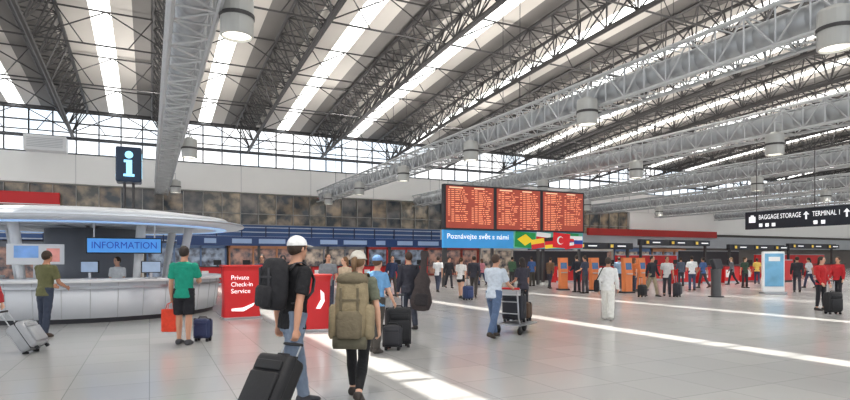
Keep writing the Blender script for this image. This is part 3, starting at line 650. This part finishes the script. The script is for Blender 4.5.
def pulled(label,hand,dirv,sz,col,hl,rough=.6):
    L=sz[2]+hl; hz=hand.z; w_,dp,h=sz
    a=math.acos(min(.99,(hz-.03)/L)); base=V((hand.x,hand.y,0))-dirv*(L*sin(a))
    rz=math.atan2(dirv.y,dirv.x)-pi/2
    R=suitcase(label,base,rz,sz,col,0,hl,rough); R.rotation_euler=(-a,0,rz)
    dl=Matrix.Rotation(rz,3,'Z')@V((0,-(dp/2-.06),0)); R.location=base+dl; R.location.z=max(.02,sin(a)*(dp/2)*.35); return R
P=person('man in white cap, black T-shirt and jeans with black backpack, pulling a black suitcase',293,6.0,1.86,46,.011,0,((24,24,28),'short'),((122,136,156),'long'),(60,60,66),((58,42,32),'short'),(238,238,236),4,((16,7),(-12,12)),((-10,10,18),(-12,6,8)),8,curl=.8)
backpack('black backpack on the man with the white cap',P,.36,.54,.22,(34,34,38),.58,accent=(60,60,64))
pulled('large black soft suitcase pulled by the man in the white cap, nearest the camera',P['hands'][1],(RT*.5+FW*.87).normalized(),(.46,.26,.70),(28,28,31),.17)
P=person('woman in dark leggings carrying a large khaki trekking backpack, walking away',357,6.4,1.72,6,.011,2,((104,108,92),'short'),((28,28,31),'tight'),(56,48,44),((122,94,66),'tail'),(206,202,192),5,((20,10),(-14,24)),((14,12,50,-10),(-8,14,24)),-6,True,.7)
backpack('large khaki trekking backpack on the woman in dark leggings',P,.37,.74,.26,(146,132,104),.405,True,(112,102,82))
P=person('man in green T-shirt and black shorts standing at the information counter',184,10.5,1.84,-4,.014,0,((22,150,124),'short'),((30,30,36),'shorts'),(70,70,74),((44,34,28),'short'),None,1,((3,2),(-3,3)),((2,9,10),(30,8,60,-20)),0,curl=.9)
hl=P['hands'][0]
R=thing('shopping_bag','orange-red shopping bag hanging from the hand of the man in the green T-shirt','bag',V((hl.x,hl.y,0))-RT*.05,-TH)
z=hl.z-.12
q=MB(); q.loft([(V((0,0,z-.42)),V((.14,0,0)),V((0,.07,0))),(V((0,0,z-.4)),V((.15,0,0)),V((0,.075,0))),(V((0,0,z)),V((.155,0,0)),V((0,.06,0)))],20,6); q.build('bag_body',cloth((226,70,44)),R)
for s in (-1,1): q=MB(); q.limb([(-.07,s*.05,z-.01),(-.04,s*.03,z+.1),(.05,0,z+.15),(.06,s*.03,z+.1),(.08,s*.05,z-.01)],.006,6); q.build('handle',cloth((226,70,44)),R,True)
person('man in olive T-shirt and dark jeans leaning at the left of the information counter',45,11.5,1.77,12,.015,1,((104,104,70),'short'),((58,66,84),'long'),(70,54,44),((60,44,32),'short'),None,4,((4,2),(-5,3)),((24,10,50,-10),(20,9,50,-10)),0)
suitcase('dark blue cabin case on the floor right of the man in the green T-shirt',fl(203,341),rad(-30),(.34,.22,.44),(44,54,92),0,0)
P=person('person in red top at the left edge of the photo pulling a silver bag',-22,9.4,1.7,-70,.015,2,((176,50,56),'long'),((50,50,58),'long'),(60,56,54),((60,44,34),'long'),None,2,((14,6),(-12,12)),((4,9,14),(-26,14,8)),0,True,.8)
pulled('silver grey suitcase at the left edge trailing behind the person in red',P['hands'][1],V((-.95,.32,0)).normalized(),(.44,.30,.56),(168,170,174),.30,.35)
P=person('man in pale blue T-shirt and jeans pushing a loaded luggage trolley',494,11.4,1.72,36,.014,0,((206,216,228),'short'),((88,108,140),'long'),(70,60,52),((70,52,40),'short'),None,7,((16,6),(-16,14)),((34,8,46,-4),(34,8,46,-4)),-10,curl=1.)
dv=FW*cos(rad(36))+RT*sin(rad(36)); tp=P['loc']+dv*.98
trolley('luggage trolley with red handle pushed by the man in the pale blue T-shirt',tp,P['rz'])
suitcase('dark suitcase standing on the trolley of the man in pale blue',tp-dv*.08+V((0,0,.235)),P['rz'],(.50,.26,.62),(44,46,54),0,0)
suitcase('brown duffel case in front on the trolley of the man in pale blue',tp+dv*.28+V((0,0,.235)),P['rz'],(.46,.2,.42),(96,74,58),0,0)
person('person in light blue shirt and cap behind the woman with the large backpack',376,9.6,1.66,30,.015,2,((110,160,206),'short'),((70,66,62),'long'),(60,54,50),((90,64,44),'short'),(110,150,200),4,((6,4),(-6,6)),((40,8,40),(20,8,20)),0,True)
tp=fl(398,347)
suitcase('tall black suitcase on the floor left of the instrument case',tp,-TH+.25,(.46,.28,.72),(30,30,34),0,.22)
suitcase('small dark grey case in front of the tall black suitcase',tp-FW*.32-RT*.08,-TH-.1,(.34,.2,.44),(52,52,58),0,0)
person('person in dark clothes carrying a dark instrument case on the back',409,12.72,1.76,-18,.016,0,((54,54,64),'long'),((60,64,76),'long'),(40,38,38),((66,46,34),'short'),None,3,((8,4),(-8,8)),((4,9,14),(4,9,14)),10)
R=thing('guitar_case','tall dark padded instrument case slung behind the person in dark clothes left of centre','instrument case',at(419,12.4),-TH); R.rotation_euler=(rad(-3),rad(4),-TH)
q=MB(); q.loft([(V((0,0,z_)),V((x_,0,0)),V((0,y_,0))) for z_,x_,y_ in ((.45,.08,.05),(.48,.19,.07),(.66,.25,.09),(.84,.21,.09),(.98,.165,.085),(1.12,.185,.08),(1.22,.14,.07),(1.32,.08,.055),(1.62,.07,.05),(1.74,.095,.05),(1.79,.07,.04))],20,2.6); q.build('case_body',cloth((66,58,58)),R,True)
q=MB(); q.loft([(V((0,-.085,z_)),V((x_,0,0)),V((0,.03,0))) for z_,x_ in ((.56,.1),(.6,.15),(.8,.15),(.84,.1))],16,3); q.build('pocket',cloth((50,46,48)),R,True)
q=MB(); q.limb([(-.05,.06,1.5),(-.14,.2,1.46),(-.2,.3,1.3),(-.12,.1,.8)],.016,6); q.build('strap',BLACK,R,True)
P=person('person dressed all in white with a black shoulder bag, walking right of the board',608,14.7,1.66,25,.016,1,((236,236,232),'long'),((232,230,224),'wide'),(200,196,190),((60,46,38),'short'),None,3,((14,4),(-12,12)),((-8,9,14),(10,9,20)),0)
shoulder_bag('black shoulder bag on the person dressed in white',P,-1,(36,34,38),.44,.3,.46)
person('woman in red jacket and dark trousers standing beside a black suitcase at the right',821,17.4,1.68,160,.018,2,((186,36,40),'coat'),((40,40,46),'tight'),(40,36,36),((50,36,28),'long'),None,1,((3,2),(-3,3)),((4,10,20),(8,10,30)),10,True)
suitcase('black suitcase beside the woman in the red jacket',fl(833,314),rad(-20),(.44,.26,.64),(32,32,35),0,.32)
person('second woman in red jacket, farther back at the right edge',838,21.5,1.68,-120,.02,0,((176,30,38),'coat'),((36,36,42),'tight'),(40,36,36),((70,48,34),'tail'),None,1,((8,4),(-8,6)),((4,10,20),(8,10,30)),0,True)
W_=((16,6),(-16,14)); St=((3,2),(-3,3)); A1=((14,9,18),(-14,9,10)); A2=((14,9,60,-10),(4,9,12))
BR=(60,46,36); DKH=(44,34,28)
far=[
('woman in white top and black shorts walking left of the board',461,22.6,1.68,20,2,((226,224,222),'short'),((34,34,38),'short'),((80,56,40),'tail'),W_,A1,True),
('man in dark jacket beside the woman in the white top',474,23.5,1.76,10,0,((60,60,70),'coat'),((70,66,64),'long'),(BR,'short'),W_,A1,False),
('woman in dark dress behind the loaded trolley',523,15.2,1.64,-30,1,((56,54,66),'short'),((40,40,46),'tight'),((40,30,26),'long'),St,A2,True),
('man in dark shirt beside an orange kiosk right of the banner',585,26,1.76,-40,0,((60,66,84),'short'),((60,60,66),'long'),(BR,'short'),St,A2,False),
('man in black jacket and beige trousers near the middle of the right hall',652,24,1.76,150,0,((40,42,50),'coat'),((150,138,116),'long'),(BR,'short'),W_,A1,False),
('man in light grey shirt and dark trousers right of the man in black jacket',667,24,1.74,-160,1,((206,206,206),'short'),((56,58,66),'long'),(BR,'short'),W_,A1,False),
('woman in orange top by the orange kiosks',634,27.5,1.66,60,2,((214,120,70),'short'),((70,76,96),'long'),((110,76,50),'long'),St,A1,True),
('man in white shirt waiting at the check-in desks',692,28.5,1.76,10,0,((222,224,226),'short'),((60,72,100),'long'),(DKH,'short'),St,A2,False),
('person in blue top left of the grey post',703,31,1.72,-30,1,((70,100,150),'short'),((60,60,66),'long'),(DKH,'short'),W_,A1,False),
('person in dark green top by the shops right of the grey post',745,31,1.7,170,2,((60,80,66),'short'),((50,50,56),'long'),((70,50,36),'long'),St,A1,True),
('person in dark coat right of the poster totem',797,27,1.74,30,0,((50,50,56),'coat'),((56,56,66),'long'),(BR,'short'),W_,A1,False),
('person in brown jacket far back under the flags',550,30,1.72,40,0,((110,86,66),'coat'),((60,60,70),'long'),(BR,'short'),W_,A1,False),
('person in blue shirt far back under the banner',532,33,1.74,-20,1,((60,90,140),'short'),((70,66,60),'long'),(DKH,'short'),St,A2,False),
('man in grey shirt behind the second red stand',328,16,1.76,160,0,((130,134,140),'short'),((66,70,86),'long'),(BR,'short'),St,A2,False),
('woman in beige top behind the second red stand',345,15.2,1.66,-150,2,((196,176,150),'short'),((70,70,80),'long'),((120,84,54),'long'),St,A1,True),
('person in navy jacket behind the red Private Check-in stand',262,18.5,1.74,170,0,((40,48,72),'coat'),((60,60,66),'long'),(DKH,'short'),St,A1,False),
('person in white shirt far back beside the instrument case',438,27,1.74,20,0,((220,220,222),'short'),((60,66,86),'long'),(BR,'short'),W_,A1,False),
('information clerk in white shirt standing behind the counter',118,15.3,1.66,180,2,((228,232,238),'short'),((40,44,60),'long'),((60,44,34),'short'),St,A2,True),
('person in black coat far back just left of the banner text',449,31,1.72,160,0,((44,44,50),'coat'),((50,50,58),'long'),(BR,'short'),W_,A1,False),
('person in pink top far back under the left end of the banner',482,34,1.64,-40,2,((206,130,140),'short'),((60,70,100),'long'),((90,60,40),'long'),W_,A1,True),
('person in green jacket far back under the middle of the banner',512,34,1.74,30,0,((70,100,76),'coat'),((60,58,60),'long'),(DKH,'short'),St,A2,False),
('person in dark suit between two orange kiosks',577,27,1.78,-20,0,((44,46,56),'coat'),((44,46,54),'long'),(DKH,'short'),St,A2,False),
('person in light blue shirt at the desks right of the person in white',619,30,1.72,15,1,((140,170,200),'short'),((70,70,78),'long'),(BR,'short'),St,A2,False),
('person in grey-blue sweater before the nearer red desks',681,33,1.7,0,0,((86,96,112),'long'),((60,62,72),'long'),(BR,'short'),St,A2,False),
('person in grey coat right of the grey post',732,35,1.72,-60,2,((110,110,116),'coat'),((50,50,58),'long'),((130,100,66),'long'),W_,A1,True),
('person in yellow top far right beside the poster totem',757,36,1.66,20,1,((214,180,90),'short'),((60,66,90),'long'),(DKH,'tail'),St,A1,True),
('person in white top far right behind the woman in red jacket',809,31,1.7,-30,0,((224,224,226),'short'),((60,66,90),'long'),(BR,'short'),W_,A1,False),
('person in navy sweater far back left of the instrument case',392,24,1.76,150,0,((44,54,84),'long'),((70,68,66),'long'),(BR,'short'),W_,A1,False),
]
for (lab,px,d,H,fc,sk,tp_,bt,hr,lg,am,gl) in far:
    person(lab,px,d,H,fc,.02,sk,tp_,bt,(50,46,44),hr,None,random.uniform(0,5),lg,am,random.uniform(-25,25),gl)
suitcase('dark trolley case beside the man in light grey shirt',fl(677,297),rad(20),(.4,.25,.6),(50,50,58),0,.3)
suitcase('black cabin case beside the man in black jacket',fl(642,297),rad(10),(.38,.24,.52),(34,34,38),0,.3)
suitcase('blue suitcase beside the woman in white top',fl(468,300),rad(10),(.4,.25,.55),(50,66,110),0,.3)
# ---------------------------------------------------------------- light, world, camera
wd=bpy.data.worlds.new('World'); SC.world=wd; wd.use_nodes=True; nt=wd.node_tree; bg=nt.nodes['Background']
bg.inputs[0].default_value=(.90,.94,1.,1); bg.inputs[1].default_value=1.3
sl=bpy.data.lights.new('sun','SUN'); sl.energy=13; sl.angle=rad(.5); sl.color=(1,.95,.86); so=bpy.data.objects.new('sun',sl); C.objects.link(so)
so.rotation_euler=V((-.06,-.35,-1)).to_track_quat('-Z','Y').to_euler()
cd=bpy.data.cameras.new('camera'); cd.sensor_width=36; cd.lens=36*F/850; cd.shift_y=(HZ-200)/850; cd.clip_end=400
co=bpy.data.objects.new('camera',cd); C.objects.link(co); co.location=(0,0,CH); co.rotation_euler=(pi/2,0,-TH); SC.camera=co
SC.view_settings.view_transform='Standard'
